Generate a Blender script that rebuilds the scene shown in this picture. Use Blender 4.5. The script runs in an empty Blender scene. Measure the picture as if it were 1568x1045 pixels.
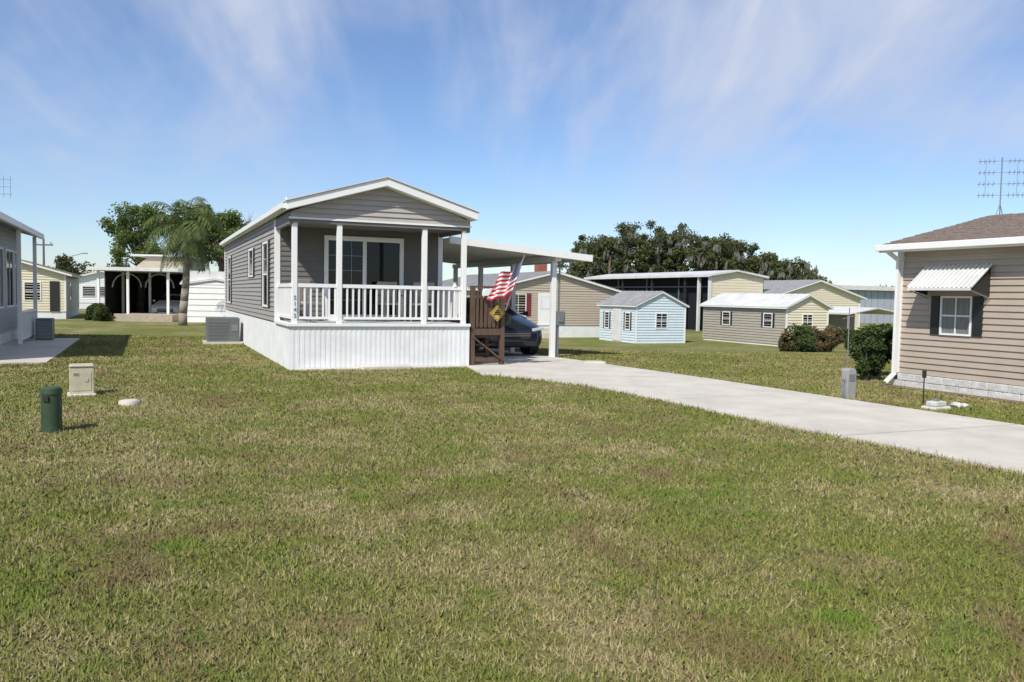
import bpy, math, random
import numpy as np
from mathutils import Vector, Matrix
random.seed(7); np.random.seed(7)
RA=math.radians
scene=bpy.context.scene
ROT=RA(23.8)

# ------------------------------------------------------------ materials
def nd(nt,t,**k):
    n=nt.nodes.new(t)
    for a,b in k.items(): setattr(n,a,b)
    return n
def mat(name,col,rough=.6,metal=0,var=.12,scale=3,bump=0,bscale=40,spec=None,col2=None,stretch=None):
    m=bpy.data.materials.new(name); m.use_nodes=True
    nt=m.node_tree; p=nt.nodes['Principled BSDF']; L=nt.links
    p.inputs['Roughness'].default_value=rough; p.inputs['Metallic'].default_value=metal
    if spec is not None: p.inputs['Specular IOR Level'].default_value=spec
    tc=nd(nt,'ShaderNodeTexCoord')
    src=tc.outputs['Object']
    if stretch:
        mp=nd(nt,'ShaderNodeMapping'); mp.inputs['Scale'].default_value=stretch
        L.new(src,mp.inputs[0]); src=mp.outputs[0]
    n=nd(nt,'ShaderNodeTexNoise'); n.inputs['Scale'].default_value=scale; n.inputs['Detail'].default_value=6; n.inputs['Roughness'].default_value=.65
    L.new(src,n.inputs['Vector'])
    r=nd(nt,'ShaderNodeValToRGB'); e=r.color_ramp.elements
    c2=col2 if col2 else tuple(min(1,c*(1+var)) for c in col)
    e[0].position=.3; e[1].position=.7
    e[0].color=(*[c*(1-var) for c in col],1); e[1].color=(*c2,1)
    L.new(n.outputs['Fac'],r.inputs[0]); L.new(r.outputs[0],p.inputs['Base Color'])
    if bump:
        b=nd(nt,'ShaderNodeBump'); b.inputs['Strength'].default_value=bump; b.inputs['Distance'].default_value=.01
        n2=nd(nt,'ShaderNodeTexNoise'); n2.inputs['Scale'].default_value=bscale; n2.inputs['Detail'].default_value=5
        L.new(tc.outputs['Object'],n2.inputs['Vector']); L.new(n2.outputs['Fac'],b.inputs['Height']); L.new(b.outputs[0],p.inputs['Normal'])
    return m
M={}
M['white']=mat('white_paint',(.80,.80,.78),.5,var=.04,scale=2)
M['skirt']=mat('white_vinyl_skirt',(.76,.77,.77),.5,var=.09,scale=2.5)
M['gray']=mat('taupe_siding',(.335,.31,.285),.6,var=.06,scale=2)
M['graylit']=mat('sunlit_siding',(.40,.365,.335),.6,var=.05,scale=2)  # taupe siding brightened for the gable, sunlight put into the colour
M['grayshade']=mat('shaded_siding',(.15,.138,.125),.6,var=.05,scale=2)  # siding darkened for the porch wall, porch shade put into the colour
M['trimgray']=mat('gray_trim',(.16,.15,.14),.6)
M['beige']=mat('beige_siding',(.46,.39,.30),.6,var=.05,scale=2)
M['cream']=mat('cream_siding',(.68,.62,.46),.6,var=.05)
M['tan']=mat('tan_siding',(.37,.335,.28),.6,var=.06)
M['rtan']=mat('neighbor_siding',(.40,.335,.27),.6,var=.07,scale=2)
M['blue']=mat('light_blue_siding',(.57,.66,.71),.6,var=.05)
M['bluegray']=mat('blue_gray_siding',(.36,.41,.47),.6,var=.05)
M['lgray']=mat('gray_house_siding',(.36,.385,.41),.6,var=.06)
M['shingle']=mat('brown_shingles',(.20,.155,.125),.9,var=.4,scale=14,bump=.5,bscale=30)
M['roofw']=mat('white_metal_roof',(.64,.64,.62),.45,var=.14,scale=1.2)
M['roofg']=mat('gray_roof',(.30,.30,.30),.7,var=.2,scale=2)
M['glass']=mat('dark_glass',(.008,.010,.012),.05,var=.1,spec=.35)
M['glassc']=mat('curtained_glass',(.16,.17,.165),.15,var=.5,scale=9,stretch=(9,9,.3))
M['black']=mat('black_shutter',(.018,.022,.022),.5)
M['dark']=mat('dark_frame',(.018,.018,.018),.7)
M['shadepanel']=mat('interior_shade',(.02,.022,.026),.95,spec=.05)  # near-black panels standing for shade inside the RV shelter
M['concrete']=mat('concrete',(.56,.52,.445),.85,var=.15,scale=1.1,bump=.35,bscale=60)
M['slabdk']=mat('shaded_slab',(.16,.155,.145),.9,var=.15)  # concrete slab darkened, shelter shade put into its colour
M['joint']=mat('slab_joint',(.33,.31,.27),.9,var=.15)
M['stone']=mat('white_stone_block',(.55,.54,.51),.85,var=.25,scale=9,bump=.8,bscale=25)
M['wood']=mat('brown_stained_wood',(.10,.060,.038),.75,var=.4,scale=5,bump=.3,stretch=(6,6,.6))
M['woodlt']=mat('weathered_deck',(.42,.35,.27),.8,var=.2,scale=6)
M['metal']=mat('gray_metal',(.30,.31,.32),.45,.6,var=.1)
M['acgray']=mat('ac_metal',(.15,.16,.16),.55,.2,var=.1)
M['box']=mat('utility_box_beige',(.50,.45,.32),.6,var=.15,scale=6)
M['green']=mat('green_pedestal_plastic',(.035,.065,.030),.55,var=.3,scale=7)
M['bark']=mat('bark',(.15,.12,.095),.9,var=.3,scale=8,bump=.8,bscale=20)
M['palmbark']=mat('palm_trunk',(.27,.23,.19),.9,var=.3,scale=9,bump=.8,bscale=15,stretch=(1,1,4))
M['red']=mat('flag_red',(.50,.02,.035),.8,var=.05)
M['navy']=mat('flag_blue',(.02,.03,.13),.8,var=.05)
M['fwhite']=mat('flag_white',(.75,.75,.75),.8,var=.03)
M['yellow']=mat('sign_yellow',(.50,.36,.07),.5)
M['shred']=mat('red_shutter',(.22,.03,.04),.6)
M['carpaint']=mat('dark_blue_car_paint',(.018,.026,.05),.15,.4,var=.05,spec=.8)
M['carwhite']=mat('white_car_paint',(.7,.7,.69),.2,0,var=.03,spec=.6)
M['rubber']=mat('tyre_rubber',(.02,.02,.02),.85)
M['rim']=mat('alloy_rim',(.45,.46,.47),.3,.8)
M['lamp']=mat('headlight_glass',(.55,.58,.6),.08,.2)
M['brick']=mat('red_brick',(.28,.10,.06),.9,var=.25,scale=12)
M['cloth']=mat('chair_fabric',(.42,.38,.30),.9)
M['dirt']=mat('dry_mulch',(.16,.12,.08),.95,var=.3,scale=12,bump=.6)

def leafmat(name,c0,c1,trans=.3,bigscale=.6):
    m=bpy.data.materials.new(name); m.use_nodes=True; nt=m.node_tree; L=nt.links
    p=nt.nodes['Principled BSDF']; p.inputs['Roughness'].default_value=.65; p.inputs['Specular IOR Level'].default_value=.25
    a=nd(nt,'ShaderNodeAttribute',attribute_name='tone')
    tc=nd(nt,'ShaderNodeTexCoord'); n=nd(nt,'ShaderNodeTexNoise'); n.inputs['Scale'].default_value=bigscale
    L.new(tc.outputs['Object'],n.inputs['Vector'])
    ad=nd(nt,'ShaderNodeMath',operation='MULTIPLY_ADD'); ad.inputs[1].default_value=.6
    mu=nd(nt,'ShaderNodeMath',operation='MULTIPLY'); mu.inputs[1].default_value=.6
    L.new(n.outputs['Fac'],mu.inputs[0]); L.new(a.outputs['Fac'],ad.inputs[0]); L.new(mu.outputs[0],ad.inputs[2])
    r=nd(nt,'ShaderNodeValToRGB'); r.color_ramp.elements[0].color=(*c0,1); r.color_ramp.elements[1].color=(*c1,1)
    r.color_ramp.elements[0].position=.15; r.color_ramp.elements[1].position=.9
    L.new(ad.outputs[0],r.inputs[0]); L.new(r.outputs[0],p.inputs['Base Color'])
    t=nd(nt,'ShaderNodeBsdfTranslucent'); L.new(r.outputs[0],t.inputs[0])
    mx=nd(nt,'ShaderNodeMixShader'); mx.inputs[0].default_value=trans
    L.new(p.outputs[0],mx.inputs[1]); L.new(t.outputs[0],mx.inputs[2])
    L.new(mx.outputs[0],nt.nodes['Material Output'].inputs[0])
    return m
M['leaf']=leafmat('oak_foliage',(.036,.052,.020),(.125,.140,.052))
M['pine']=leafmat('pine_foliage',(.045,.08,.020),(.16,.21,.055))
M['palm']=leafmat('palm_fronds',(.045,.075,.020),(.17,.21,.07))
M['bush']=leafmat('bush_foliage',(.025,.045,.014),(.10,.135,.04),bigscale=3)
M['drybush']=leafmat('dry_bush_foliage',(.06,.055,.02),(.21,.16,.08),bigscale=3)
M['moss']=leafmat('spanish_moss',(.12,.13,.105),(.24,.24,.20))

# grass colour shared by ground sheet and blades
def grassmat(name,blade):
    m=bpy.data.materials.new(name); m.use_nodes=True; nt=m.node_tree; L=nt.links
    p=nt.nodes['Principled BSDF']; p.inputs['Roughness'].default_value=.75; p.inputs['Specular IOR Level'].default_value=.12
    g=nd(nt,'ShaderNodeNewGeometry'); pos=g.outputs['Position']
    def noise(s,d=4,dist=0,ro=.6,off=0):
        mp=nd(nt,'ShaderNodeMapping'); mp.inputs['Location'].default_value=(off,off*1.7,0)
        L.new(pos,mp.inputs[0])
        n=nd(nt,'ShaderNodeTexNoise'); n.inputs['Scale'].default_value=s; n.inputs['Detail'].default_value=d
        n.inputs['Distortion'].default_value=dist; n.inputs['Roughness'].default_value=ro
        L.new(mp.outputs[0],n.inputs['Vector']); return n.outputs['Fac']
    def math_(op,a,b,c=None):
        n=nd(nt,'ShaderNodeMath',operation=op)
        for i,v in enumerate((a,b,c)):
            if v is None: continue
            if isinstance(v,(int,float)): n.inputs[i].default_value=v
            else: L.new(v,n.inputs[i])
        return n.outputs[0]
    def mapr(v,a,b,lo=0,hi=1):
        n=nd(nt,'ShaderNodeMapRange'); n.clamp=True
        L.new(v,n.inputs[0]); n.inputs[1].default_value=a; n.inputs[2].default_value=b; n.inputs[3].default_value=lo; n.inputs[4].default_value=hi
        return n.outputs[0]
    sepp=nd(nt,'ShaderNodeSeparateXYZ'); L.new(pos,sepp.inputs[0])
    big=noise(.32,3,.3); mid=noise(1.5,5,.6,.72,7); fine=noise(28,4,0,.7,3)
    lush=noise(1.7,4,.8,.6,31); brown=noise(.8,5,.9,.65,53)
    s=math_('ADD',math_('MULTIPLY',big,.60),math_('MULTIPLY',mid,.55))
    # mowing passes (about 0.55 m wide), very faint
    ph=math_('ADD',math_('MULTIPLY',sepp.outputs[0],5.2),math_('MULTIPLY',sepp.outputs[1],2.3))
    mow=math_('SINE',math_('ADD',ph,math_('MULTIPLY',big,3.0)),0)
    s=math_('ADD',s,math_('MULTIPLY',mow,.013))
    if blade:
        a=nd(nt,'ShaderNodeAttribute',attribute_name='tone'); tone=a.outputs['Fac']
    else: tone=mapr(fine,.3,.7)
    s=math_('ADD',s,math_('MULTIPLY',math_('SUBTRACT',tone,.5),.26))
    straw=mapr(s,.535,.70,0,.9)
    def mixc(f,c1,c2):
        n=nd(nt,'ShaderNodeMix',data_type='RGBA')
        L.new(f,n.inputs[0])
        for i,c in ((6,c1),(7,c2)):
            if isinstance(c,tuple): n.inputs[i].default_value=(*c,1)
            else: L.new(c,n.inputs[i])
        return n.outputs[2]
    r2=math_('FRACT',math_('MULTIPLY',tone,7.31),0)
    greenc=mixc(r2,(.108,.140,.024),(.220,.235,.052))
    strawc=mixc(r2,(.27,.21,.095),(.49,.39,.225))
    lushf=mapr(math_('ADD',lush,math_('MULTIPLY',tone,.12)),.65,.76,0,.8)
    greenc=mixc(lushf,greenc,(.105,.20,.016))
    c=mixc(math_('MULTIPLY',straw,math_('SUBTRACT',1,lushf)),greenc,strawc)
    bf=mapr(math_('ADD',brown,math_('MULTIPLY',tone,.10)),.59,.72,0,.7)
    c=mixc(bf,c,(.195,.12,.068))
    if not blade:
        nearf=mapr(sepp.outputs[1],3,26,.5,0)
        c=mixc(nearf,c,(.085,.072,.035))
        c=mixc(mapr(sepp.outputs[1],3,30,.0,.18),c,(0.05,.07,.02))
    L.new(c,p.inputs['Base Color'])
    if blade:
        v=nd(nt,'ShaderNodeVectorMath',operation='MULTIPLY_ADD'); L.new(g.outputs['Normal'],v.inputs[0]); v.inputs[1].default_value=(.7,.7,.7); v.inputs[2].default_value=(0,0,1)
        v2=nd(nt,'ShaderNodeVectorMath',operation='NORMALIZE'); L.new(v.outputs[0],v2.inputs[0]); L.new(v2.outputs[0],p.inputs['Normal'])
    else:
        b=nd(nt,'ShaderNodeBump'); b.inputs['Strength'].default_value=.6; b.inputs['Distance'].default_value=.03
        L.new(fine,b.inputs['Height']); L.new(b.outputs[0],p.inputs['Normal'])
    return m
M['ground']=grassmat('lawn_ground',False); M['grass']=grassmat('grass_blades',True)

# ------------------------------------------------------------ builders
class MB:
    def __init__(s,O=(0,0,0),d=None):
        s.v=[];s.f=[];s.mi=[];s.O=O;s.d=d;s.cur=0
    def _p(s,p):
        if s.d is None: return (p[0]+s.O[0],p[1]+s.O[1],p[2]+s.O[2])
        dx,dy=s.d; a,b,z=p   # a along wall, b outward
        return (s.O[0]+a*dx+b*dy, s.O[1]+a*dy-b*dx, s.O[2]+z)
    def poly(s,ps):
        i=len(s.v); s.v+= [s._p(p) for p in ps]; s.f.append(tuple(range(i,i+len(ps)))); s.mi.append(s.cur); return s
    def box(s,a0,a1,b0,b1,z0,z1):
        i=len(s.v)
        for z in (z0,z1):
            for (a,b) in ((a0,b0),(a1,b0),(a1,b1),(a0,b1)): s.v.append(s._p((a,b,z)))
        for f in ((3,2,1,0),(4,5,6,7),(0,1,5,4),(1,2,6,5),(2,3,7,6),(3,0,4,7)):
            s.f.append(tuple(i+k for k in f)); s.mi.append(s.cur)
        return s
    def ext(s,pts,b0,b1):   # pts (a,z) profile extruded in b
        i=len(s.v); n=len(pts)
        for b in (b0,b1):
            for (a,z) in pts: s.v.append(s._p((a,b,z)))
        s.f.append(tuple(range(i,i+n))); s.f.append(tuple(range(i+2*n-1,i+n-1,-1))); s.mi+=[s.cur]*2
        for k in range(n):
            j=(k+1)%n; s.f.append((i+k,i+n+k,i+n+j,i+j)); s.mi.append(s.cur)
        return s
    def beam(s,p,q,w,h=None,n=4,taper=1):
        h=h or w; p=Vector(s._p(p)); q=Vector(s._p(q)); d=(q-p).normalized()
        up=Vector((0,0,1)) if abs(d.z)<.95 else Vector((0,1,0))
        x=d.cross(up).normalized(); y=x.cross(d)
        i=len(s.v)
        for c,k in ((p,1),(q,taper)):
            for j in range(n):
                t=2*math.pi*(j+.5)/n; r=(.7071 if n==4 else .5)*k
                s.v.append(tuple(c+x*math.cos(t)*w*r+y*math.sin(t)*h*r))
        s.f.append(tuple(range(i+n-1,i-1,-1))); s.f.append(tuple(range(i+n,i+2*n))); s.mi+=[s.cur]*2
        for j in range(n):
            k=(j+1)%n; s.f.append((i+j,i+k,i+n+k,i+n+j)); s.mi.append(s.cur)
        return s
    def cyl(s,x,y,z0,z1,r0,r1=None,n=20):
        r1=r0 if r1 is None else r1
        return s.beam((x,y,z0),(x,y,z1),2*r0,2*r0,n,r1/r0)
    def obj(s,name,mats,parent=None,bevel=0,smooth=False,world=False):
        me=bpy.data.meshes.new(name); me.from_pydata(s.v,[],s.f)
        if not isinstance(mats,(list,tuple)): mats=[mats]
        for m in mats: me.materials.append(M[m] if isinstance(m,str) else m)
        me.polygons.foreach_set('material_index',s.mi)
        import bmesh
        bm=bmesh.new(); bm.from_mesh(me); bmesh.ops.recalc_face_normals(bm,faces=bm.faces); bm.to_mesh(me); bm.free()
        if smooth: me.polygons.foreach_set('use_smooth',[True]*len(me.polygons))
        o=bpy.data.objects.new(name,me); scene.collection.objects.link(o)
        if parent: o.parent=parent
        if bevel:
            b=o.modifiers.new('bevel','BEVEL'); b.width=bevel; b.segments=2; b.limit_method='ANGLE'
        return o
def empty(name,loc=(0,0,0),rot=0,scale=1,parent=None):
    e=bpy.data.objects.new(name,None); scene.collection.objects.link(e)
    e.location=loc; e.rotation_euler=(0,0,rot); e.scale=(scale,)*3; e.empty_display_size=.1
    if parent: e.parent=parent
    return e
def siding(b,L,z0,z1,lap=.12,ext=None,a0=0,pr=.022):
    z=z0
    while z<z1-1e-4:
        zt=min(z+lap,z1)
        if ext: e0=ext(z); e1=ext(zt)
        else: e0=e1=(a0,L)
        if e1[1]-e1[0]<.02: e1=((e0[0]+e0[1])/2-.005,(e0[0]+e0[1])/2+.005)
        b.poly([(e0[0],pr,z),(e0[1],pr,z),(e1[1],.004,zt),(e1[0],.004,zt)])
        b.poly([(e0[0],.0,z),(e0[1],.0,z),(e0[1],pr,z),(e0[0],pr,z)])
        z+=lap
def foliage(name,clumps,n,size,m,parent=None,flat=1.0,shell=.55,droop=0):
    C=[];R=[]
    for c in clumps:
        cen=np.array(c[:3]); r=c[3]; k=int(n*(c[4] if len(c)>4 else 1))
        d=np.random.normal(size=(k,3)); d/=np.linalg.norm(d,axis=1)[:,None]
        rad=r*(shell+(1-shell)*np.random.rand(k))**.8*(1+.22*np.random.randn(k)*.6)
        p=cen+d*rad[:,None]*np.array([1,1,flat]); C.append(p); R.append(np.clip(.5+.45*d[:,2]+.25*np.random.randn(k)+random.uniform(-.18,.18),0,1))  # leaves lighter on clump tops, darker below: light put into colour, plus random
    C=np.concatenate(C); R=np.concatenate(R); N=len(C)
    u=np.random.normal(size=(N,3)); u/=np.linalg.norm(u,axis=1)[:,None]
    w=np.random.normal(size=(N,3)); w-= (w*u).sum(1)[:,None]*u; w/=np.linalg.norm(w,axis=1)[:,None]
    if droop: u=u*.3+np.array([0,0,-1.0])*droop
    s=size*(.6+.8*np.random.rand(N))[:,None]
    V=np.stack([C-u*s*.5,C+w*s*.28,C+u*s*.5,C-w*s*.28],1).reshape(-1,3)
    return bigmesh(name,V,4,R,m,parent)
def bigmesh(name,V,k,R,m,parent=None):
    me=bpy.data.meshes.new(name); nv=len(V); nf=nv//k
    me.vertices.add(nv); me.vertices.foreach_set('co',V.astype(np.float32).ravel())
    me.loops.add(nv); me.loops.foreach_set('vertex_index',np.arange(nv,dtype=np.int32))
    me.polygons.add(nf); me.polygons.foreach_set('loop_start',np.arange(0,nv,k,dtype=np.int32))
    me.update(calc_edges=True)
    a=me.attributes.new('tone','FLOAT','FACE'); a.data.foreach_set('value',R.astype(np.float32))
    me.materials.append(M[m]); o=bpy.data.objects.new(name,me); scene.collection.objects.link(o)
    if parent: o.parent=parent
    return o
def window(par,O,d,a0,a1,z0,z1,mull=1,hbar=True,shut=None,glass='glass',name='window',fw=.05,shw=.18):
    b=MB(O,d)
    b.box(a0-fw,a1+fw,.015,.05,z0-fw,z0); b.box(a0-fw,a1+fw,.015,.05,z1,z1+fw)
    b.box(a0-fw,a0,.015,.05,z0,z1); b.box(a1,a1+fw,.015,.05,z0,z1)
    for i in range(1,mull):
        a=a0+(a1-a0)*i/mull; b.box(a-.012,a+.012,.032,.046,z0,z1)
    if hbar: b.box(a0,a1,.034,.048,(z0+z1)/2-.015,(z0+z1)/2+.015)
    b.obj(name+'_frame','white',par)
    MB(O,d).box(a0,a1,.012,.03,z0,z1).obj(name+'_glass',glass,par)
    if shut:
        s=MB(O,d)
        for (p,q) in ((a0-fw-.01-shw,a0-fw-.01),(a1+fw+.01,a1+fw+.01+shw)):
            s.box(p,q,.015,.04,z0-fw,z1+fw)
            z=z0
            while z<z1: s.box(p+.03,q-.03,.04,.05,z,z+.03); z+=.055
        s.obj(name+'_shutters',shut,par)
def smooth(t): t=np.clip(t,0,1); return t*t*(3-2*t)
def gz(x,y): return float(-.7*smooth((y-22)/20)*smooth((x+8)/10))
GZ=lambda x,y:-.7*smooth((y-22)/20)*smooth((x+8)/10)

def gabled(name,loc,w,L,ez,pz,wall,roof,z0=0,skirt=0,ov=.2,lap=.14,fmat=None,rot=ROT,th=.1,fascia='white'):
    e=empty(name,loc,rot)
    zb=z0+skirt
    def ex(z):
        if z<=ez: return (0,w)
        t=(z-ez)/(pz-ez); return (w/2*t,w-w/2*t)
    b=MB((0,0,0),(1,0)); siding(b,w,zb,ez,lap,pr=.035); siding(b,w,ez,pz,lap,ex,pr=.035); b.obj('front_wall',fmat or wall,e)
    b=MB((w,L,0),(-1,0)); siding(b,w,zb,ez,lap); siding(b,w,ez,pz,lap,ex); b.obj('rear_wall',wall,e)
    b=MB((0,L,0),(0,-1)); siding(b,L,zb,ez,lap,pr=.035); b.obj('left_wall',wall,e)
    b=MB((w,0,0),(0,1)); siding(b,L,zb,ez,lap); b.obj('right_wall',wall,e)
    if skirt:
        b=MB().box(.01,w-.01,.01,L-.01,z0-.1,zb); 
        b.obj('skirting','skirt',e)
    sl=(pz-ez)/(w/2)
    b=MB()
    b.ext([(-ov,ez-sl*ov),(w/2,pz),(w/2,pz+th),(-ov,ez-sl*ov+th)],-ov,L+ov)
    b.ext([(w/2,pz),(w+ov,ez-sl*ov),(w+ov,ez-sl*ov+th),(w/2,pz+th)],-ov,L+ov)
    b.obj('roof_fascia',fascia,e)
    b=MB(); o2=ov+.01
    b.ext([(-o2,ez-sl*o2+th+.004),(w/2,pz+th+.004),(w/2,pz+th+.03),(-o2,ez-sl*o2+th+.03)],-o2,L+o2)
    b.ext([(w/2,pz+th+.004),(w+o2,ez-sl*o2+th+.004),(w+o2,ez-sl*o2+th+.03),(w/2,pz+th+.03)],-o2,L+o2)
    y=0
    while y<L:
        b.ext([(-o2,ez-sl*o2+th+.031),(w/2,pz+th+.031),(w/2,pz+th+.055),(-o2,ez-sl*o2+th+.055)],y,y+.03); y+=.45
    b.obj('roof',roof,e)
    b=MB()
    for x in (-.01,w-.07):
        for y in (-.042,L-.05): b.box(x,x+.08,y,y+.078,zb,ez-.02)
    b.obj('corner_trim','white',e)
    return e

# ------------------------------------------------------------ ground
def lin(a,b,s): return list(np.arange(a,b+1e-6,s))
xs=[-2500,-900,-300,-120]+lin(-60,60,2)+[120,300,900,2500]
ys=[-600,-100,-30]+lin(-10,70,2)+[90,120,200,500,1200,3500]
V=[(x,y,gz(x,y)) for y in ys for x in xs]; nx=len(xs)
F=[(j*nx+i,j*nx+i+1,(j+1)*nx+i+1,(j+1)*nx+i) for j in range(len(ys)-1) for i in range(nx-1)]
me=bpy.data.meshes.new('ground'); me.from_pydata(V,[],F); me.materials.append(M['ground'])
me.polygons.foreach_set('use_smooth',[True]*len(F))
o=bpy.data.objects.new('ground',me); scene.collection.objects.link(o)

NEAR=[(-.6,17.0),(.5,16.25),(1.40,15.2),(2.30,13.46),(3.0,11.9),(3.53,10.73),(4.25,9.49),(4.96,8.0),(7.1,3.6)]
FAR_=[(8.6,8.1),(6.95,11.1),(5.55,13.9),(4.15,16.8),(2.55,19.75),(1.55,21.6)]
DRV=NEAR+[(8.6,.5),(11.9,2.1),(10.3,5.0)]+FAR_+[(-1.9,29.6),(-4.9,28.2),(-1.2,19.6)]
top=[(x,y,.03+gz(x,y)) for x,y in DRV]; bot=[(x,y,-.1+gz(x,y)) for x,y in DRV]
n=len(DRV)
import bmesh
bm=bmesh.new(); tv=[bm.verts.new(p) for p in top]; bv=[bm.verts.new(p) for p in bot]
bm.faces.new(tv)
for i in range(n):
    j=(i+1)%n; bm.faces.new((tv[i],bv[i],bv[j],tv[j]))
bmesh.ops.triangulate(bm,faces=[f for f in bm.faces if len(f.verts)>4])
bmesh.ops.recalc_face_normals(bm,faces=bm.faces)
me=bpy.data.meshes.new('driveway'); bm.to_mesh(me); bm.free(); me.materials.append(M['concrete'])
drv=bpy.data.objects.new('driveway',me); scene.collection.objects.link(drv)
b=MB()
for (p,q) in (((2.45,13.2),(5.2,14.55)),((4.0,9.95),(6.9,11.15)),((5.6,6.75),(8.5,8.25)),((.7,16.1),(3.7,17.6))):
    pv=Vector((p[0],p[1],0)); qv=Vector((q[0],q[1],0)); dd=(qv-pv).normalized(); s_=Vector((-dd.y,dd.x,0))*.005
    b.poly([tuple(pv-s_+Vector((0,0,.034))),tuple(qv-s_+Vector((0,0,.034))),tuple(qv+s_+Vector((0,0,.034))),tuple(pv+s_+Vector((0,0,.034)))])
jo=b.obj('joints','joint',drv)

# ------------------------------------------------------------ main house
AX,AY=-4.69,17.4; K=1.1
cs,sn=math.cos(ROT),math.sin(ROT)
H=empty('park_model_house',(AX,AY,0),ROT,K)
W=3.64; LH=14.3; PD=1.8; WT=2.92
b=MB((0,PD,0),(1,0)); siding(b,W,.9,WT,.105); b.obj('porch_wall','grayshade',H)
b=MB((0,LH,0),(0,-1)); siding(b,LH-PD,.87,3.07,.105,pr=.027); b.obj('left_wall','gray',H)
b=MB((W,PD,0),(0,1)); siding(b,LH-PD,.87,3.07,.105); b.obj('right_wall','gray',H)
def exg(z):
    if z<=3.05: return (0,W)
    t=(z-3.05)/(3.62-3.05); return (W/2*t,W-W/2*t)
b=MB((0,0,0),(1,0)); siding(b,W,WT,3.62,.105,exg,pr=.03); b.obj('gable_wall','graylit',H)
b=MB((W,LH,0),(-1,0)); siding(b,W,.87,3.62,.105,exg); b.obj('rear_wall','gray',H)
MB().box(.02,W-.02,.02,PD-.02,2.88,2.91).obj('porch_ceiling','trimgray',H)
MB().box(-.03,W+.03,-.045,-.032,WT-.025,WT+.012).obj('gable_trim','white',H)
b=MB().box(.0,W,-.02,.0,WT-.09,WT-.03).box(-.02,.06,.0,PD,WT-.12,WT+.1).box(W-.06,W+.02,.0,PD,WT-.12,WT+.1); b.obj('porch_beam','trimgray',H)
b=MB()
b.box(-.035,.07,PD-.03,PD+.09,.87,3.0); b.box(W-.07,W+.035,PD-.03,PD+.09,.87,3.0)
b.box(-.035,.06,LH-.09,LH+.03,.87,3.0)
b.obj('corner_boards','white',H)
b=MB(); ov=.1; th=.16
ez=3.04; pk=3.61
b.ext([(-ov,ez),(W/2,pk),(W/2,pk+th),(-ov,ez+th)],-.25,LH+.15)
b.ext([(W/2,pk),(W+ov,ez),(W+ov,ez+th),(W/2,pk+th)],-.25,LH+.15)
b.obj('roof_fascia','white',H,bevel=.008)
b=MB(); th+=.004
b.ext([(-ov-.03,ez+th-.006),(W/2,pk+th),(W/2,pk+th+.02),(-ov-.03,ez+th+.014)],-.28,LH+.18)
b.ext([(W/2,pk+th),(W+ov+.03,ez+th-.006),(W+ov+.03,ez+th+.014),(W/2,pk+th+.02)],-.28,LH+.18)
b.obj('roof','roofw',H)
b=MB().box(-ov-.09,-ov-.003,-.2,LH+.1,3.07,3.16).beam((-.06,.1,3.05),(-.06,.1,3.3),.03); b.obj('gutter','white',H)
b=MB().box(.0,W,.0,LH,-.05,.84)
x=.03
while x<W: b.box(x,x+.05,-.006,-.0005,0,.84); x+=.1
y=.05
while y<LH: b.box(-.006,-.0005,y,y+.05,0,.84); b.box(W+.0005,W+.006,y,y+.05,0,.84); y+=.1
b.obj('skirting','skirt',H)
MB().box(-.05,W+.05,-.05,PD,.842,.90).obj('porch_deck','white',H,bevel=.005)
b=MB()
PT=[.09,.95,2.69,3.55]
for t in PT: b.box(t-.05,t+.05,.0,.1,.9,WT-.03)
b.obj('porch_posts','white',H,bevel=.006)
b=MB()
b.box(.0,W,.02,.08,1.60,1.67); b.box(.04,W-.04,.035,.065,.98,1.03)
x=.05
while x<W-.03: b.box(x-.017,x+.017,.036,.064,1.03,1.6); x+=.118
for X in (.05,W-.05):
    b.box(X-.03,X+.03,.1,PD-.03,1.60,1.67); b.box(X-.015,X+.015,.1,PD-.03,.98,1.03)
    y=.2
    while y<PD-.08: b.box(X-.014,X+.014,y-.017,y+.017,1.03,1.6); y+=.118
b.obj('porch_railing','white',H)
b=MB().cyl(3.36,.05,1.67,1.72,.05,.03).cyl(3.36,.05,1.72,1.76,.02,.04); b.obj('rail_cap','white',H)
# sliding door
O=(0,PD,0); d=(1,0)
b=MB(O,d); a0,a1,z0,z1=1.06,2.68,.93,2.66
b.box(a0-.07,a1+.07,.015,.06,z1,z1+.07); b.box(a0-.07,a0,.015,.06,z0,z1); b.box(a1,a1+.07,.015,.06,z0,z1); b.box(a0,a1,.015,.05,z0-.03,z0+.03)
m=(a0+a1)/2; b.box(m-.022,m+.022,.03,.058,z0+.03,z1)
for (p,q) in ((a0,m-.022),(m+.022,a1)):
    b.box(p,p+.02,.03,.05,z0+.03,z1); b.box(q-.02,q,.03,.05,z0+.03,z1); b.box(p+.02,q-.02,.03,.05,z1-.03,z1); b.box(p+.02,q-.02,.03,.05,z0+.03,z0+.10)
b.obj('sliding_door_frame','white',H)
MB(O,d).box(a0,a1,.012,.03,z0,z1).obj('sliding_door_glass','glass',H)
b=MB(O,d)
for i in (1,2): b.box(a0+.035+(m-a0-.08)*i/3-.005,a0+.035+(m-a0-.08)*i/3+.005,.031,.036,z0+.10,z1-.035)
for i in range(1,5): zz=z0+.10+(z1-z0-.13)*i/5; b.box(a0+.022,m-.045,.0312,.0365,zz-.005,zz+.005)
b.obj('door_muntins','metal',H)
MB(O,d).box(.28,.42,.02,.07,2.55,2.74).box(.31,.39,.07,.16,2.58,2.70).obj('porch_light','metal',H)
O=(0,LH,0); d=(0,-1)
window(H,O,d,LH-3.75,LH-2.95,1.2,2.58,1,True,'black',name='front_side_window',shw=.22)
window(H,O,d,LH-6.7,LH-5.8,1.92,2.55,1,False,'black',name='small_side_window',shw=.2)
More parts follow.
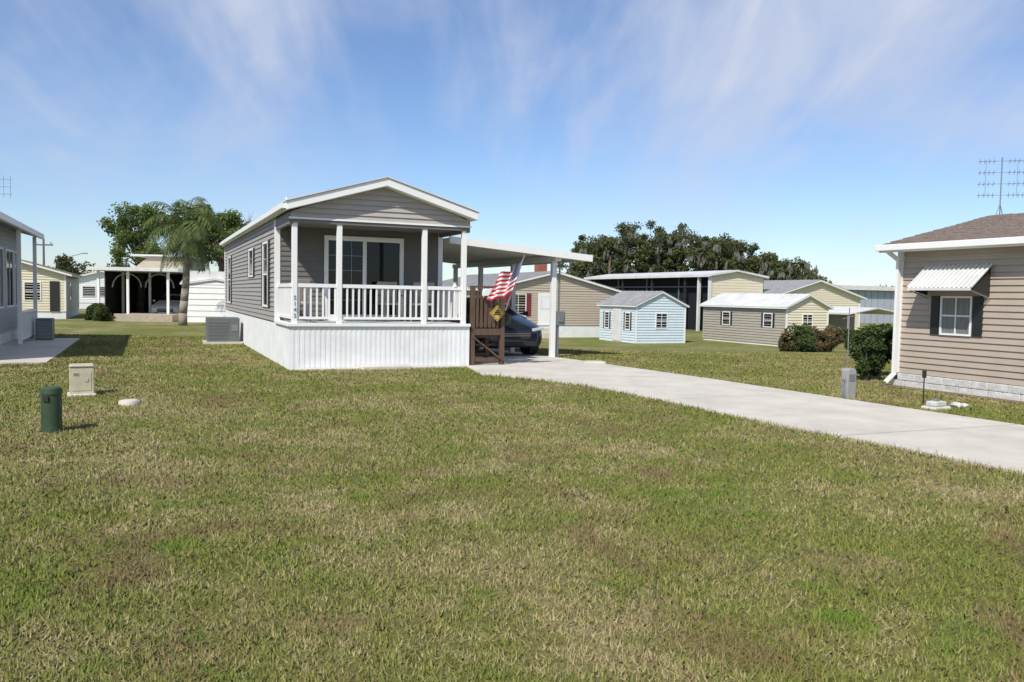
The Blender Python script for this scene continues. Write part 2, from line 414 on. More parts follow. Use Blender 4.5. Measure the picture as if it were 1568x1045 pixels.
window(H,O,d,LH-13.0,LH-12.0,1.15,2.58,1,True,'black',name='rear_side_window',shw=.2)
for i,ch in enumerate('5145'):
    cu=bpy.data.curves.new('digit','FONT'); cu.body=ch; cu.size=.11; cu.extrude=.003; cu.align_x='CENTER'
    t=bpy.data.objects.new('house_number_digit',cu); scene.collection.objects.link(t); t.parent=H
    t.location=(.095,-.008,1.36-i*.115); t.rotation_euler=(RA(90),0,0); cu.materials.append(M['metal'])
MB().box(1.35,2.35,-.28,-.02,-.02,.07).obj('concrete_pad','concrete',H,bevel=.02)
MB().box(.15,1.3,-.16,-.02,-.02,.035).box(2.36,3.5,-.16,-.02,-.02,.04).obj('footing','concrete',H,bevel=.01)
def chair(t,s,r):
    c=empty('patio_chair',(AX+K*(t*cs-s*sn),AY+K*(t*sn+s*cs),.9*K),ROT+r)
    b=MB()
    for x in (-.25,.25):
        b.beam((x,-.25,0),(x,-.22,.62),.03); b.beam((x,.25,0),(x,.32,.9),.03); b.beam((x,-.25,.62),(x,.3,.62),.035)
    b.obj('frame','metal',c)
    MB().box(-.25,.25,-.25,.25,.40,.45).ext([(-.25,.45),(.25,.45),(.25,.95),(-.25,.95)],.27,.31).obj('sling','cloth',c,bevel=.01)
chair(.55,1.1,.5); chair(3.0,1.1,-.4); chair(2.35,1.3,.1)

# wooden stair landing
S=empty('wooden_stairs',(AX,AY,0),ROT,K)
b=MB(); x0,x1,y0,y1=3.72,4.5,.02,1.0
for x in (x0+.05,x1-.05):
    for y in (y0+.05,y1-.05): b.box(x-.045,x+.045,y-.045,y+.045,0,1.66)
b.obj('posts','wood',S)
b=MB()
b.box(x0,x1,y0+.1,y1,.78,.84); b.box(x0+.1,x1-.1,y0+.005,y0+.04,.66,.8)
b.box(x0,x1+.02,y0,y0+.1,1.662,1.70); b.box(x1-.1,x1,y0+.1,y1,1.662,1.70)
x=x0+.12
while x<x1-.12: b.box(x,x+.062,y0+.03,y0+.05,.82,1.6); x+=.095
y=y0+.14
while y<y1-.12: b.box(x1-.06,x1-.04,y,y+.062,.82,1.6); y+=.095
b.box(x0+.1,x1-.1,y0+.051,y0+.08,1.5,1.58); b.box(x0+.1,x1-.1,y0+.051,y0+.08,.86,.93)
b.beam((x0+.05,y0+.0,.62),(x1-.05,y0+.0,.12),.07,.03)
b.box(x0+.1,x1-.1,y0+.02,y0+.06,.10,.18)
b.box(x0+.1,x1-.1,.3,.6,.42,.46); b.box(x0+.1,x1-.1,.6,.95,.2,.24); b.box(x0+.1,x1-.1,.1,.4,.60,.64)
for i in range(4):
    yy=y1+.02+i*.26; z=.70-i*.17; b.box(x0,x1,yy,yy+.25,z-.035,z)
b.beam((x0+.02,y1,.72),(x0+.02,y1+1.2,0),.05,.22); b.beam((x1-.02,y1,.72),(x1-.02,y1+1.2,0),.05,.22)
b.obj('steps_and_railing','wood',S)
e=empty('caution_sign',(AX+K*(4.28*cs+.06*sn),AY+K*(4.28*sn-.06*cs),1.24),ROT)
MB().ext([(0,-.19),(.19,0),(0,.19),(-.19,0)],-.012,0).obj('sign_face','yellow',e)
MB().ext([(0,-.165),(.165,0),(0,.165),(-.165,0)],-.015,-.0125).obj('sign_border',['dark'],e)
MB().ext([(0,-.15),(.15,0),(0,.15),(-.15,0)],-.0195,-.0155).obj('sign_panel','yellow',e)
MB().box(-.07,.07,-.022,-.0200,.01,.04).box(-.09,.09,-.022,-.0200,-.035,-.01).box(-.04,.04,-.022,-.0200,.055,.075).obj('sign_lettering','dark',e)
e=empty('mailbox',(AX+K*(4.05*cs),AY+K*(4.05*sn),1.64),ROT)
MB().ext([(-.12,0),(.12,0),(.12,.1),(.09,.15),(.04,.17),(-.04,.17),(-.09,.15),(-.12,.1)],-.12,-.02).obj('mailbox_body','white',e,bevel=.01)

# flag
FL=empty('american_flag',(0,18.85,0))
H0=Vector((.235,0,2.52)); H1=Vector((-.02,0,1.74)); F0=Vector((-.30,.05,2.18)); F1=Vector((-.62,0,1.56))
nu,nv=48,39
pts=[]
for j in range(nv+1):
    for i in range(nu+1):
        u=i/nu; v=j/nv
        p=(H0*(1-v)+H1*v)*(1-u)+(F0*(1-v)+F1*v)*u
        sag=-.10*math.sin(math.pi*u)*(1-.3*v)
        w=math.sin(u*14+v*2.5)*.075*min(1,u*3)+math.sin(u*5-v*4)*.05*u
        p=p+Vector((w*.35,w,sag+.025*math.sin(u*9+v*3)*u)); pts.append(tuple(p))
me=bpy.data.meshes.new('flag_cloth'); fs=[];mi=[]
for j in range(nv):
    for i in range(nu):
        a=j*(nu+1)+i; fs.append((a,a+1,a+nu+2,a+nu+1))
        st=j//3; c=0 if st%2==0 else 1
        if i<nu*.4 and st<7:
            c=2
            if i%3==1 and j%3==1: c=1
        mi.append(c)
me.from_pydata(pts,[],fs)
for k in ('red','fwhite','navy'): me.materials.append(M[k])
me.polygons.foreach_set('material_index',mi); me.polygons.foreach_set('use_smooth',[True]*len(fs))
fo=bpy.data.objects.new('flag_cloth',me); scene.collection.objects.link(fo); fo.parent=FL
b=MB().beam((-.16,.06,1.32),(.25,.0,2.58),.03,n=8); b.obj('flag_pole','metal',FL)

# carport
C=empty('carport',(AX,AY,0),ROT,K)
ta,tb,sa,sb=3.78,7.44,1.6,9.2; za,zb=2.80,2.50
b=MB()
b.ext([(ta,za-.03),(tb,zb-.03),(tb,zb),(ta,za)],sa+.05,sb)
s_=sa+.3
while s_<sb-.05:
    b.ext([(ta,za-.06),(tb-.02,zb-.06),(tb-.02,zb-.032),(ta,za-.032)],s_,s_+.03); s_+=.3
b.obj('awning_panels','roofw',C)
b=MB()
b.ext([(ta,za-.13),(tb+.03,zb-.13),(tb+.03,zb+.03),(ta,za+.03)],sa-.02,sa+.045)
b.box(tb+.003,tb+.08,sa+.05,sb,zb-.11,zb+.03)
b.box(6.52,6.68,sa+.1,sb-.1,2.36,2.48)
b.obj('fascia_and_beam','white',C)
b=MB()
for s_ in (1.95,4.4,6.8,9.0): b.box(6.54,6.66,s_-.06,s_+.06,-.6,2.36)
b.obj('posts','white',C,bevel=.006)
b=MB().box(6.70,6.78,1.95,2.03,-.1,.8).box(6.68,6.92,1.9,2.02,.80,1.14).box(6.73,6.88,1.87,1.9,.88,1.06).box(6.76,6.80,1.96,2.0,1.14,2.3); 
e=empty('electric_meter',(AX,AY,0),ROT,K); b.obj('meter_box','metal',e,bevel=.008)

# ------------------------------------------------------------ cars
def car(X,Y,Z0,rot,sc=1.0,paint='carpaint'):
    e=empty('parked_car',(X,Y,Z0),rot,sc)
    ST=[(0,.55,.55,.60,.9,.35),(.05,.74,.62,.67,.9,.25),(.22,.86,.68,.74,.9,.2),(.6,.91,.77,.85,.88,.2),(1.15,.92,.87,.97,.86,.2),(1.3,.92,.9,1.0,.85,.2),
        (2.0,.92,.93,1.38,.74,.2),(2.6,.92,.94,1.45,.73,.2),(3.3,.92,.96,1.41,.73,.2),(4.0,.9,.98,1.12,.8,.2),(4.4,.87,.93,1.03,.86,.22),(4.6,.78,.78,.95,.85,.25),(4.66,.6,.62,.8,.85,.35)]
    b=MB(); rings=[]
    for (y,w,bl,tp,c,lo) in ST:
        half=[(0,tp),(.45*w*c/.8,tp-.008),(w*c,tp-.06 if tp>1.05 else tp-.035),(w*.975,bl),(w,bl-.13),(w*1.0,.42),(w*.96,lo+.06),(w*.85,lo),(0,lo)]
        ring=[(x,y,z) for x,z in half]+[(-x,y,z) for x,z in half[-2:0:-1]]
        rings.append(ring)
    n=len(rings[0]); V=[p for r in rings for p in r]; F=[];mi=[]
    for k in range(len(rings)-1):
        for i in range(n):
            j=(i+1)%n; F.append((k*n+i,k*n+j,(k+1)*n+j,(k+1)*n+i)); m=0
            ii=i if i<8 else n-1-i
            if ii==2 and 5<=k<=8: m=1
            if ii in(0,1) and k in (5,8): m=1
            if ii>=6: m=2
            mi.append(m)
    F.append(tuple(range(n-1,-1,-1))); mi.append(0); F.append(tuple((len(rings)-1)*n+i for i in range(n))); mi.append(0)
    b.v=V;b.f=F;b.mi=mi
    o=b.obj('body',[paint,'glass','rubber'],e,smooth=True)
    m=o.modifiers.new('s','SUBSURF'); m.levels=2; m.render_levels=2
    t=MB();r=MB();ar=MB()
    for y in (.92,3.62):
        for sx in (-1,1):
            ar.beam((sx*.70,y,.34),(sx*.925,y,.34),.76,.76,28)
            t.beam((sx*.72,y,.33),(sx*.935,y,.33),.66,.66,28); r.beam((sx*.9,y,.33),(sx*.942,y,.33),.42,.42,24)
            for q in range(5):
                a=q*2*math.pi/5; t.beam((sx*.944,y+math.cos(a)*.05,.33+math.sin(a)*.05),(sx*.944,y+math.cos(a+.3)*.17,.33+math.sin(a+.3)*.17),.006,.05)
    ar.obj('wheel_arches','dark',e); t.obj('tyres','rubber',e); r.obj('rims','rim',e)
    b=MB()
    for sx in (-1,1): b.ext([(sx*.48,.60),(sx*.80,.66),(sx*.82,.72),(sx*.50,.68)],.035,.22)
    b.obj('headlights','lamp',e,bevel=.015)
    MB().box(-.42,.42,-.012,.1,.42,.60).box(-.6,.6,-.0,.1,.26,.36).obj('grille','dark',e,bevel=.01)
    MB().box(-.42,.42,-.02,-.013,.50,.515).box(-.42,.42,-.02,-.013,.55,.565).obj('grille_chrome','rim',e)
    b=MB()
    for sx in (-1,1): b.box(min(sx*.93,sx*1.06),max(sx*.93,sx*1.06),1.5,1.62,.96,1.08)
    b.obj('mirrors',paint,e,bevel=.03)
car(AX+K*(5.66*cs-2.1*sn),AY+K*(5.66*sn+2.1*cs),.03,ROT,1.1)
car(-19.3,45.9,.0,ROT*.35,1.0,'carwhite')

# ------------------------------------------------------------ right neighbour house
R=empty('neighbor_house',(7.7,16.5,0),ROT)
LR=9.5; WR=5.8; EV=2.80; PK=3.50
O=(0,0,0); d=(0,-1)
b=MB(O,d); siding(b,LR,.27,EV,.115,pr=.03); b.obj('left_wall','rtan',R)
def exr(z):
    if z<=EV: return (0,WR)
    t=(z-EV)/(PK-EV); return (WR/2*t,WR-WR/2*t)
b=MB((WR,0,0),(-1,0)); siding(b,WR,.27,PK,.115,exr); b.obj('rear_wall','rtan',R)
b=MB((0,-LR,0),(1,0)); siding(b,WR,.27,PK,.115,exr); b.obj('front_wall','rtan',R)
b=MB((WR,-LR,0),(0,1)); siding(b,LR,.27,EV,.115); b.obj('right_wall','rtan',R)
b=MB()
for k,(z0,z1) in enumerate(((-.05,.12),(.125,.26))):
    y=.04-.13*k
    while y>-LR:
        l=random.uniform(.26,.38); j=random.uniform(0,.012); b.box(-.055-j,.05,y-l+.008,y,z0,z1); y-=l
b.obj('stone_skirting','stone',R,bevel=.012)
sl=(PK-EV)/(WR/2); ov=.3; th=.05
b=MB()
b.ext([(-ov,EV-sl*ov),(WR/2,PK),(WR/2,PK+.05),(-ov,EV-sl*ov+th)],-LR-.2,.25)
b.ext([(WR/2,PK),(WR+ov,EV-sl*ov),(WR+ov,EV-sl*ov+th),(WR/2,PK+.05)],-LR-.2,.25)
b.box(-ov-.02,-ov-.001,-LR-.2,.25,EV-.16,EV-.005); b.obj('fascia','white',R)
b=MB(); nrow=19
for side in (0,1):
    for i in range(nrow):
        t0=i/nrow; t1=(i+1)/nrow
        def P(t,off):
            x=-ov-.03+(WR/2+ov+.03)*t; z=EV-sl*(ov+.03)+sl*(WR/2+ov+.03)*t+th+off
            return (x if side==0 else WR-x, z)
        y=-LR-.25
        while y<.27:
            y2=min(y+random.uniform(.18,.32),.28); j=random.choice((0,.003,.009))
            b.ext([P(t0,.004),P(t1,.004),P(t1,.010+j),P(t0,.022+j)],y,y2-.002); y=y2
b.obj('shingle_roof','shingle',R)
b=MB(); b.box(-ov-.13,-ov-.021,-LR-.2,.26,EV-.13,EV-.01); b.obj('gutter','white',R,bevel=.01)
b=MB(); b.box(-.05,.05,-.10,.03,.27,EV-.04); b.obj('corner_board','white',R)
b=MB(); b.beam((-.36,.05,EV-.11),(-.12,-.06,EV-.31),.07); b.beam((-.12,-.06,EV-.29),(-.12,-.06,.22),.075,.06); b.beam((-.12,-.06,.25),(-.28,.0,.07),.075,.06); b.obj('downspout','white',R)
window(R,O,d,1.02,1.60,1.1,1.76,2,True,'black',glass='glassc',name='window',shw=.20,fw=.035)
b=MB(O,d)
n=15; a0,a1=.66,1.98
b.poly([(a0,.03,2.36),(a1,.03,2.36),(a1,.55,1.93),(a0,.55,1.93)])
for i in range(n):
    a=a0+(a1-a0)*i/(n-1); b.beam((a,.03,2.375),(a,.55,1.945),.035,.02)
b.box(a0,a1,.545,.56,1.89,1.935)
b.obj('window_awning','roofw',R)
b=MB(O,d); 
for a in (a0+.02,a1-.02): b.beam((a,.54,1.9),(a,.03,1.75),.015)
b.obj('awning_brackets','metal',R)
b=MB(O,d)
for a in (a0+.02,a1-.02): b.poly([(a,.03,2.34),(a,.54,1.92),(a,.03,1.80)])
b.obj('awning_sides','black',R)
e=empty('tv_antenna',(10.35,17.75,0),RA(-15))
b=MB(); b.beam((0,0,3.4),(0,0,4.78),.025,n=8)
for z in (3.98,4.22,4.46,4.70):
    b.beam((-.45,0,z),(.45,0,z),.009)
    for x in (-.42,-.33,-.24,-.15,.15,.24,.33,.42):
        b.beam((x,-.0,z-.06),(x,.0,z+.06),.008); b.beam((x,-.1,z),(x,.1,z),.008)
for x in(-.30,.30): b.beam((x,0,3.95),(x,0,4.72),.008)
b.beam((-.12,0,3.4),(0,0,3.8),.012); b.beam((.12,.1,3.4),(0,0,3.8),.012)
b.obj('antenna_array','metal',e)
b=MB(); b.poly([(-.5,.6,.012),(-.06,.6,.012),(-.06,-LR,.012),(-.35,-LR,.012),(-.42,-3,.012),(-.36,-1.2,.012)]); b.obj('bed','dirt',empty('mulch_bed',(7.7,16.5,0),ROT))

# ------------------------------------------------------------ background buildings
gb=gz(3,47)
e=gabled('beige_house',(-1.3,46,0),8.2,14,2.0,3.0,'beige','roofg',z0=gb,skirt=.72,ov=.25)
window(e,(0,0,0),(1,0),1.3,2.2,.55,1.75,2,True,'shred',name='window',shw=.3)
b=MB((0,0,0),(1,0)); b.box(3.0,3.95,.02,.05,.02,1.85); b.obj('door','white',e); window(e,(0,0,0),(1,0),3.22,3.72,.95,1.6,3,True,name='door_window',fw=.03)
MB().box(3.0,3.9,-.9,-.05,gb,gb+.3).box(3.0,3.9,-.6,-.05,gb+.3,gb+.55).obj('door_steps','concrete',e)
MB().box(4.9,5.5,4,4.6,2.4,3.75).obj('chimney','brick',e)

gs=gz(8,44)
e=gabled('blue_shed',(6.42,43,0),3.1,3.7,1.26,1.95,'blue','roofg',z0=gs,ov=.15,th=.07)
window(e,(0,0,0),(1,0),1.25,1.9,.1,.85,2,True,name='window',glass='glass')
b=MB((0,3.7,0),(0,-1)); b.box(1.5,2.35,.04,.06,gs+.05,1.1); b.obj('door','roofw',e)
window(e,(0,3.7,0),(0,-1),2.75,3.15,0.0,.85,1,True,'black',name='side_window',shw=.12)
window(e,(0,3.7,0),(0,-1),.6,1.0,0.0,.85,1,True,'black',name='side_window2',shw=.12)

gt=gz(14,42)
e=gabled('tan_shed',(13.9,42,0),2.8,6.8,1.33,1.93,'tan','roofw',z0=gt,skirt=.12,ov=.2,fmat='cream',th=.07)
window(e,(0,0,0),(1,0),1.1,1.7,.25,.95,2,True,name='window')
window(e,(0,6.8,0),(0,-1),1.8,2.4,.3,.95,1,True,'black',name='side_window',shw=.14)
window(e,(0,6.8,0),(0,-1),5.2,5.8,.3,.95,1,True,'black',name='side_window2',shw=.14)

# RV shelter
e=empty('rv_shelter',(14.3,60,0),ROT); gr=-.7; Z=3.75
MB().ext([(-.3,Z-.42),(2.2,Z-.02),(2.2,Z+.1),(-.3,Z-.28)],-.3,18.5).ext([(2.2,Z-.02),(5.1,Z-.45),(5.1,Z-.3),(2.2,Z+.1)],-.3,18.5).obj('roof','roofw',e)
b=MB((0,0,0),(1,0)); siding(b,4.8,gr,Z-.42,.2); siding(b,4.8,Z-.42,Z-.05,.1,lambda z:(2.2*(z-(Z-.42))/.4,4.8-2.6*(z-(Z-.42))/.4)); b.obj('front_wall','cream',e)
MB().box(4.78,4.85,0,18,gr,Z-.4).box(.5,4.8,17.8,17.9,gr,Z-.4).box(.2,4.7,.1,.15,gr,Z-.42).box(.55,.6,.2,17.7,gr,Z-.3).obj('dark_panels','shadepanel',e)  # dark panels added to stand for the shelter's interior shade
b=MB()
for y in (3,7.5,12,17.5): b.box(-.12,.02,y-.07,y+.07,gr,Z-.4)
b.obj('posts','dark',e)
b=MB()
for y in (4.5,9,13.5): b.box(.40,.48,y-.05,y+.05,gr,Z-.4)
b.box(.40,.48,.2,17.5,Z-1.2,Z-1.12)
b.obj('frame','acgray',e)
b=MB(); b.box(-.13,.05,-.1,.1,gr,Z-.4); b.box(-.14,.06,1.2,1.38,gr,Z-.4); b.box(-.32,-.305,-.3,18.5,Z-.46,Z-.27); b.obj('white_trim','roofw',e)
MB().box(0,4.75,.16,17.7,gr-.02,gr+.03).obj('slab','slabdk',e)

e=gabled('cream_house',(18.9,60.3,0),8.6,12,1.95,3.15,'cream','roofg',z0=-.7,ov=.35)
window(e,(0,0,0),(1,0),1.2,2.0,.4,1.5,1,True,name='window')
# metal canopy
e=empty('metal_canopy',(18.5,45.5,0),ROT)
b=MB(); b.ext([(0,.95),(2.2,1.3),(4.6,.95),(4.6,1.0),(2.2,1.36),(0,1.0)],0,6)
x=0
while x<4.6:
    z=1.0+.36*(1-abs(x-2.2)/2.3)*.95; b.box(x,x+.04,-.01,6,z-.02,z+.03); x+=.3
b.obj('roof','roofw',e)
b=MB()
for x in (.05,2.2,4.5):
    for y in (.05,5.9): b.box(x,x+.07,y,y+.07,-.75,1.0)
b.box(.05,4.5,3.85,3.9,-.7,.95)
b.obj('posts_and_back','tan',e)
e=empty('warehouse',(36,92,0),ROT)
MB().box(0,30,0,20,-.8,3.0).obj('walls','bluegray',e)
MB().box(-.6,30.6,-.6,20.6,3.02,3.5).obj('roof','roofw',e)
b=MB(); 
for i in range(30): b.box(i+.2,i+.3,-.03,-.002,-.8,3.0)
b.obj('wall_ribs','roofg',e)

# left gray house
GX,GY=-13.35,20.9
e=empty('gray_house',(GX,GY,0),ROT); LG=6.1; EZ=3.40
b=MB((0,-4,0),(0,1)); siding(b,LG+4,.35,EZ,.12,pr=.03); b.obj('right_wall','lgray',e)
MB().box(-6,-.01,-4,LG-.01,-.05,.35).obj('skirting','skirt',e)
def exl(z):
    if z<=EZ: return (0,6)
    t=(z-EZ)/.8; return (3*t,6-3*t)
b=MB((-6,-4,0),(1,0)); siding(b,6,.35,EZ+.8,.12,exl); b.obj('front_wall','lgray',e)
b=MB((0,LG,0),(-1,0)); siding(b,6,.35,EZ+.8,.12,exl); b.obj('rear_wall','lgray',e)
b=MB(); s2=.8/3
b.ext([(.6,EZ-.6*s2),(.6,EZ-.6*s2+.13),(-3,EZ+.8+.13),(-3,EZ+.8)],-4.2,LG+.25)
b.ext([(-6.35,EZ-.35*s2),(-6.35,EZ-.35*s2+.13),(-3,EZ+.8+.13),(-3,EZ+.8)],-4.2,LG+.25); b.obj('roof','roofg',e)
MB().box(.6,.70,-4.2,LG+.25,EZ-.18,EZ-.03).box(-.02,.045,LG-.08,LG+.03,.35,EZ-.05).obj('gutter_and_trim','white',e)
b=MB()
for y in (2.1,5.6): b.box(.45,.55,y,y+.1,0.05,EZ-.15)
b.box(.47,.53,2.2,5.6,.92,.98); b.box(.47,.53,2.2,5.6,.16,.2)
y=2.3
while y<5.6: b.box(.485,.515,y,y+.03,.2,.92); y+=.14
b.obj('porch_posts_and_railing','white',e)
for i,(a,c) in enumerate(((3.6,4.9),(5.5,6.7),(7.3,8.6),(9.0,9.7))): window(e,(0,-4,0),(0,1),a,c,1.1,2.7,2,False,name='window%d'%i)
MB().box(.05,1.75,-4,LG-.5,-.05,.035).obj('concrete_walk','concrete',empty('side_walkway',(GX,GY,0),ROT))
b=MB().ext([(.35,.036),(.8,.036),(.8,.7),(.35,.7)],4.6,5.3); e=empty('air_conditioner',(GX+.3,GY,0),ROT); b.obj('cabinet','acgray',e,bevel=.02)
b=MB()
for i in range(12): b.box(.38,.77,4.585,4.599,.1+i*.045,.12+i*.045)
b.obj('louvres','metal',e)
e=empty('tv_antenna',(-21.4,34.5,0),.3); b=MB(); b.beam((0,0,0),(0,0,6.2),.04,n=8)
for z in (5.5,5.8,6.1):
    b.beam((-.5,0,z),(.5,0,z),.015)
    for x in (-.45,-.2,.2,.45): b.beam((x,0,z-.15),(x,0,z+.15),.015)
b.obj('antenna_array','metal',e)

e=gabled('cream_bungalow',(-27.9,42.2,0),4.5,9,2.35,3.0,'cream','shingle',skirt=.4,ov=.3)
window(e,(0,0,0),(1,0),2.6,3.3,1.0,1.9,1,True,name='window')
window(e,(4.5,0,0),(0,1),2,3,1.0,1.9,1,True,name='side_window')
b=MB((0,0,0),(1,0)); b.box(3.75,4.2,.04,.06,.4,2.0); b.obj('door','dark',e)
e=gabled('white_bungalow',(-36,66,0),5.8,9,2.2,3.0,'white','roofw',skirt=.5,ov=.3)
for a in (1.5,2.7,3.9): window(e,(0,0,0),(1,0),a,a+.9,1.0,1.8,1,False,name='window')

# left carport with deck
e=empty('carport',(-21.7,43,0),ROT*.35)
b=MB()
for x in (.15,1.6,3.6):
    for y in (0,4,7.9): b.box(x-.06,x+.06,y-.06,y+.06,0,2.6)
b.obj('posts','white',e)
MB().box(-.3,4.2,-.4,8.4,2.6,2.78).obj('flat_roof','roofw',e)
MB().ext([(1.3,2.79),(4.0,2.79),(3.9,3.45),(2.1,3.45)],2.0,7).obj('rear_canopy','beige',e)
MB().ext([(1.2,3.46),(4.1,3.46),(4.1,3.55),(1.2,3.55)],1.8,7.2).obj('rear_canopy_roof','roofw',e)
b=MB(); b.box(-.2,4.0,8.2,8.3,0,2.6).box(3.95,4.0,3,8.2,0,2.6).box(-.2,-.15,2,8.2,0,2.6); b.obj('dark_panels','dark',e)  # dark panels at the back and along the sides
b=MB()
for xc in (.9,2.6):
    for k in range(8):
        a0=math.pi*k/8; a1=math.pi*(k+1)/8
        b.beam((xc+.75*math.cos(a0),2.2,1.75+.75*math.sin(a0)),(xc+.75*math.cos(a1),2.2,1.75+.75*math.sin(a1)),.06)
b.obj('arches','metal',e)
MB().box(1.4,4.1,-1.2,1.6,0,.36).obj('deck','woodlt',e)
b=MB()
for i in range(3): b.box(.95,1.39,-1.0+i*.4,-.65+i*.4,0,.12*(i+1))
b.obj('deck_steps','woodlt',e)

e=gabled('white_shed',(-17.0,42.6,0),3.2,3.4,1.95,2.2,'white','roofw',ov=.12,th=.06,lap=.3,rot=ROT*.5)
MB().ext([(-.15,1.95),(3.35,1.95),(3.35,2.05),(2.9,2.65),(.2,2.65),(-.15,2.05)],.3,3.2).obj('mansard_roof','roofw',e)

e=empty('air_conditioner',(-9.35,25.3,0),ROT)
MB().box(0,.95,0,.8,.08,.82).obj('cabinet','acgray',e,bevel=.02)
MB().box(-.1,1.05,-.1,.9,0,.08).obj('pad','concrete',e)
b=MB()
for i in range(13): b.box(.05,.6,-.012,-.001,.15+i*.045,.17+i*.045); b.box(-.012,-.001,.05,.75,.15+i*.045,.17+i*.045)
b.box(.7,.9,-.014,-.001,.4,.6)
b.obj('louvres','metal',e)

# ------------------------------------------------------------ small yard things
e=empty('utility_pedestal',(-5.27,9.42,0))
b=MB().cyl(0,0,0,.44,.108,.108,28).cyl(0,0,.44,.50,.117,.112,28).cyl(0,0,.50,.515,.112,.09,28).cyl(0,0,-.02,.05,.114,.112,28); b.obj('pedestal_body','green',e,smooth=False)
MB().box(-.03,.03,-.125,-.1,.36,.42).obj('latch','dark',e)
e=empty('utility_box',(-6.66,12.75,0),RA(28))
MB().ext([(-.17,0),(.17,0),(.17,.44),(-.17,.44)],-.15,.17).ext([(-.18,.441),(.18,.441),(.16,.475),(-.16,.475)],-.165,.18).obj('cabinet','box',e,bevel=.012)
MB().box(-.2,.2,-.2,.2,-.02,.03).obj('pad','concrete',e,bevel=.01)
MB().box(-.13,.13,-.156,-.151,.08,.38).box(.04,.09,-.165,-.157,.22,.27).box(-.12,-.03,-.1585,-.157,.30,.36).obj('door_panel','box',e)
MB().box(-.11,-.04,-.1602,-.159,.31,.35).box(-.1775,-.171,-.08,.1,.2,.3).obj('label','metal',e)
e=empty('meter_cover',(-5.46,11.75,0)); MB().cyl(0,0,-.02,.055,.15,.14,24).cyl(0,0,.055,.07,.12,.11,24).obj('lid','concrete',e,bevel=.008)
e=empty('valve_cover',(2.05,20.5,0)); MB().box(-.28,.28,-.2,.2,-.02,.06).box(-.2,.2,-.12,.12,.06,.075).obj('lid','concrete',e,bevel=.012)
e=empty('water_pedestal',(5.78,14.1,0),RA(20))
MB().ext([(-.09,0),(.09,0),(.09,.48),(.06,.52),(-.06,.52),(-.09,.48)],-.08,.08).obj('post','roofg',e,bevel=.01)
MB().box(-.06,.06,-.085,-.081,.3,.42).cyl(-.13,-.02,0,.3,.015,n=10).box(-.17,-.09,-.03,-.01,.3,.33).obj('panel_and_pipe','metal',e)
e=empty('flag_stake',(5.95,14.6,0)); MB().cyl(0,0,0,1.55,.008,n=8).beam((-.12,0,1.35),(.12,0,1.42),.008).obj('rod','metal',e)
e=empty('sprinkler_control_box',(6.65,12.85,0),RA(30))
MB().box(-.2,.2,-.13,.13,-.02,.05).box(-.14,.14,-.09,.09,.05,.13).obj('cover','stone',e,bevel=.02)
MB().box(-.05,.05,-.03,.03,.13,.17).obj('knob','metal',e,bevel=.01)
e=empty('hose_stake',(6.72,13.4,0)); MB().cyl(0,0,0,.5,.01,n=8).box(-.03,.03,-.012,.012,.44,.56).obj('stake','dark',e)
e=empty('stone',(7.1,13.1,0)); 
import bmesh as _b
for (nm,sx,loc_) in (('rock_a',.09,(0,0,.03)),('rock_b',.06,(.18,.1,.02)),('rock_c',.07,(-.15,.22,.02))):
    me=bpy.data.meshes.new(nm); bm=_b.new(); _b.ops.create_icosphere(bm,subdivisions=3,radius=sx)
    for v in bm.verts: v.co*=1+.25*math.sin(v.co.x*60+v.co.y*43+v.co.z*37); v.co.z*=.6
    bm.to_mesh(me); bm.free(); me.materials.append(M['stone']); o=bpy.data.objects.new(nm,me); scene.collection.objects.link(o); o.parent=e; o.location=loc_
e=empty('utility_pole',(-51,90,0)); b=MB().cyl(0,0,0,7,.14,.1,10); b.box(-1,1,-.08,.08,6.2,6.35)
for x in (-.8,0,.8): b.cyl(x,0,6.35,6.6,.05,n=8)
b.obj('pole','bark',e)
e=empty('street_lamp',(-49,92,0)); b=MB().cyl(0,0,0,5.2,.08,.06,10).beam((0,0,5.2),(1.2,0,5.5),.07).box(1.1,1.7,-.12,.12,5.45,5.58); b.obj('lamp_post','metal',e)

# ------------------------------------------------------------ vegetation
def bushy(name,x,y,w,h,m='bush',n=420,size=.10,k=14):
    z=gz(x,y); e=empty(name,(x,y,z)); cl=[]
    for i in range(k):
        a=random.uniform(0,6.28); r=random.uniform(0,.32)*w; zz=random.uniform(.15,.78)*h
        cl.append((r*math.cos(a),r*math.sin(a),zz,random.uniform(.16,.26)*w))
    foliage('foliage',cl,n,size,m,e)
    b=MB()
    for i in range(6): a=i*1.05; b.beam((0,0,0),(.25*w*math.cos(a),.25*w*math.sin(a),.6*h),.04,n=6,taper=.4)
    b.obj('stems','bark',e)
bushy('shrub',7.5,17.4,.75,1.4,size=.07,n=600)
bushy('shrub',8.2,18.6,1.0,1.3,size=.08,n=600)
bushy('shrub',12.35,35,1.5,1.15); bushy('shrub',11.7,35.4,1.0,.9,'drybush')
bushy('shrub',14.0,36.2,1.3,1.2,'drybush'); bushy('shrub',15.1,36.5,1.2,1.15)
bushy('shrub',13.3,36.0,1.0,1.1,'drybush')
bushy('shrub',-20.9,42.0,1.1,.95); bushy('shrub',-21.9,43,1.0,.9)

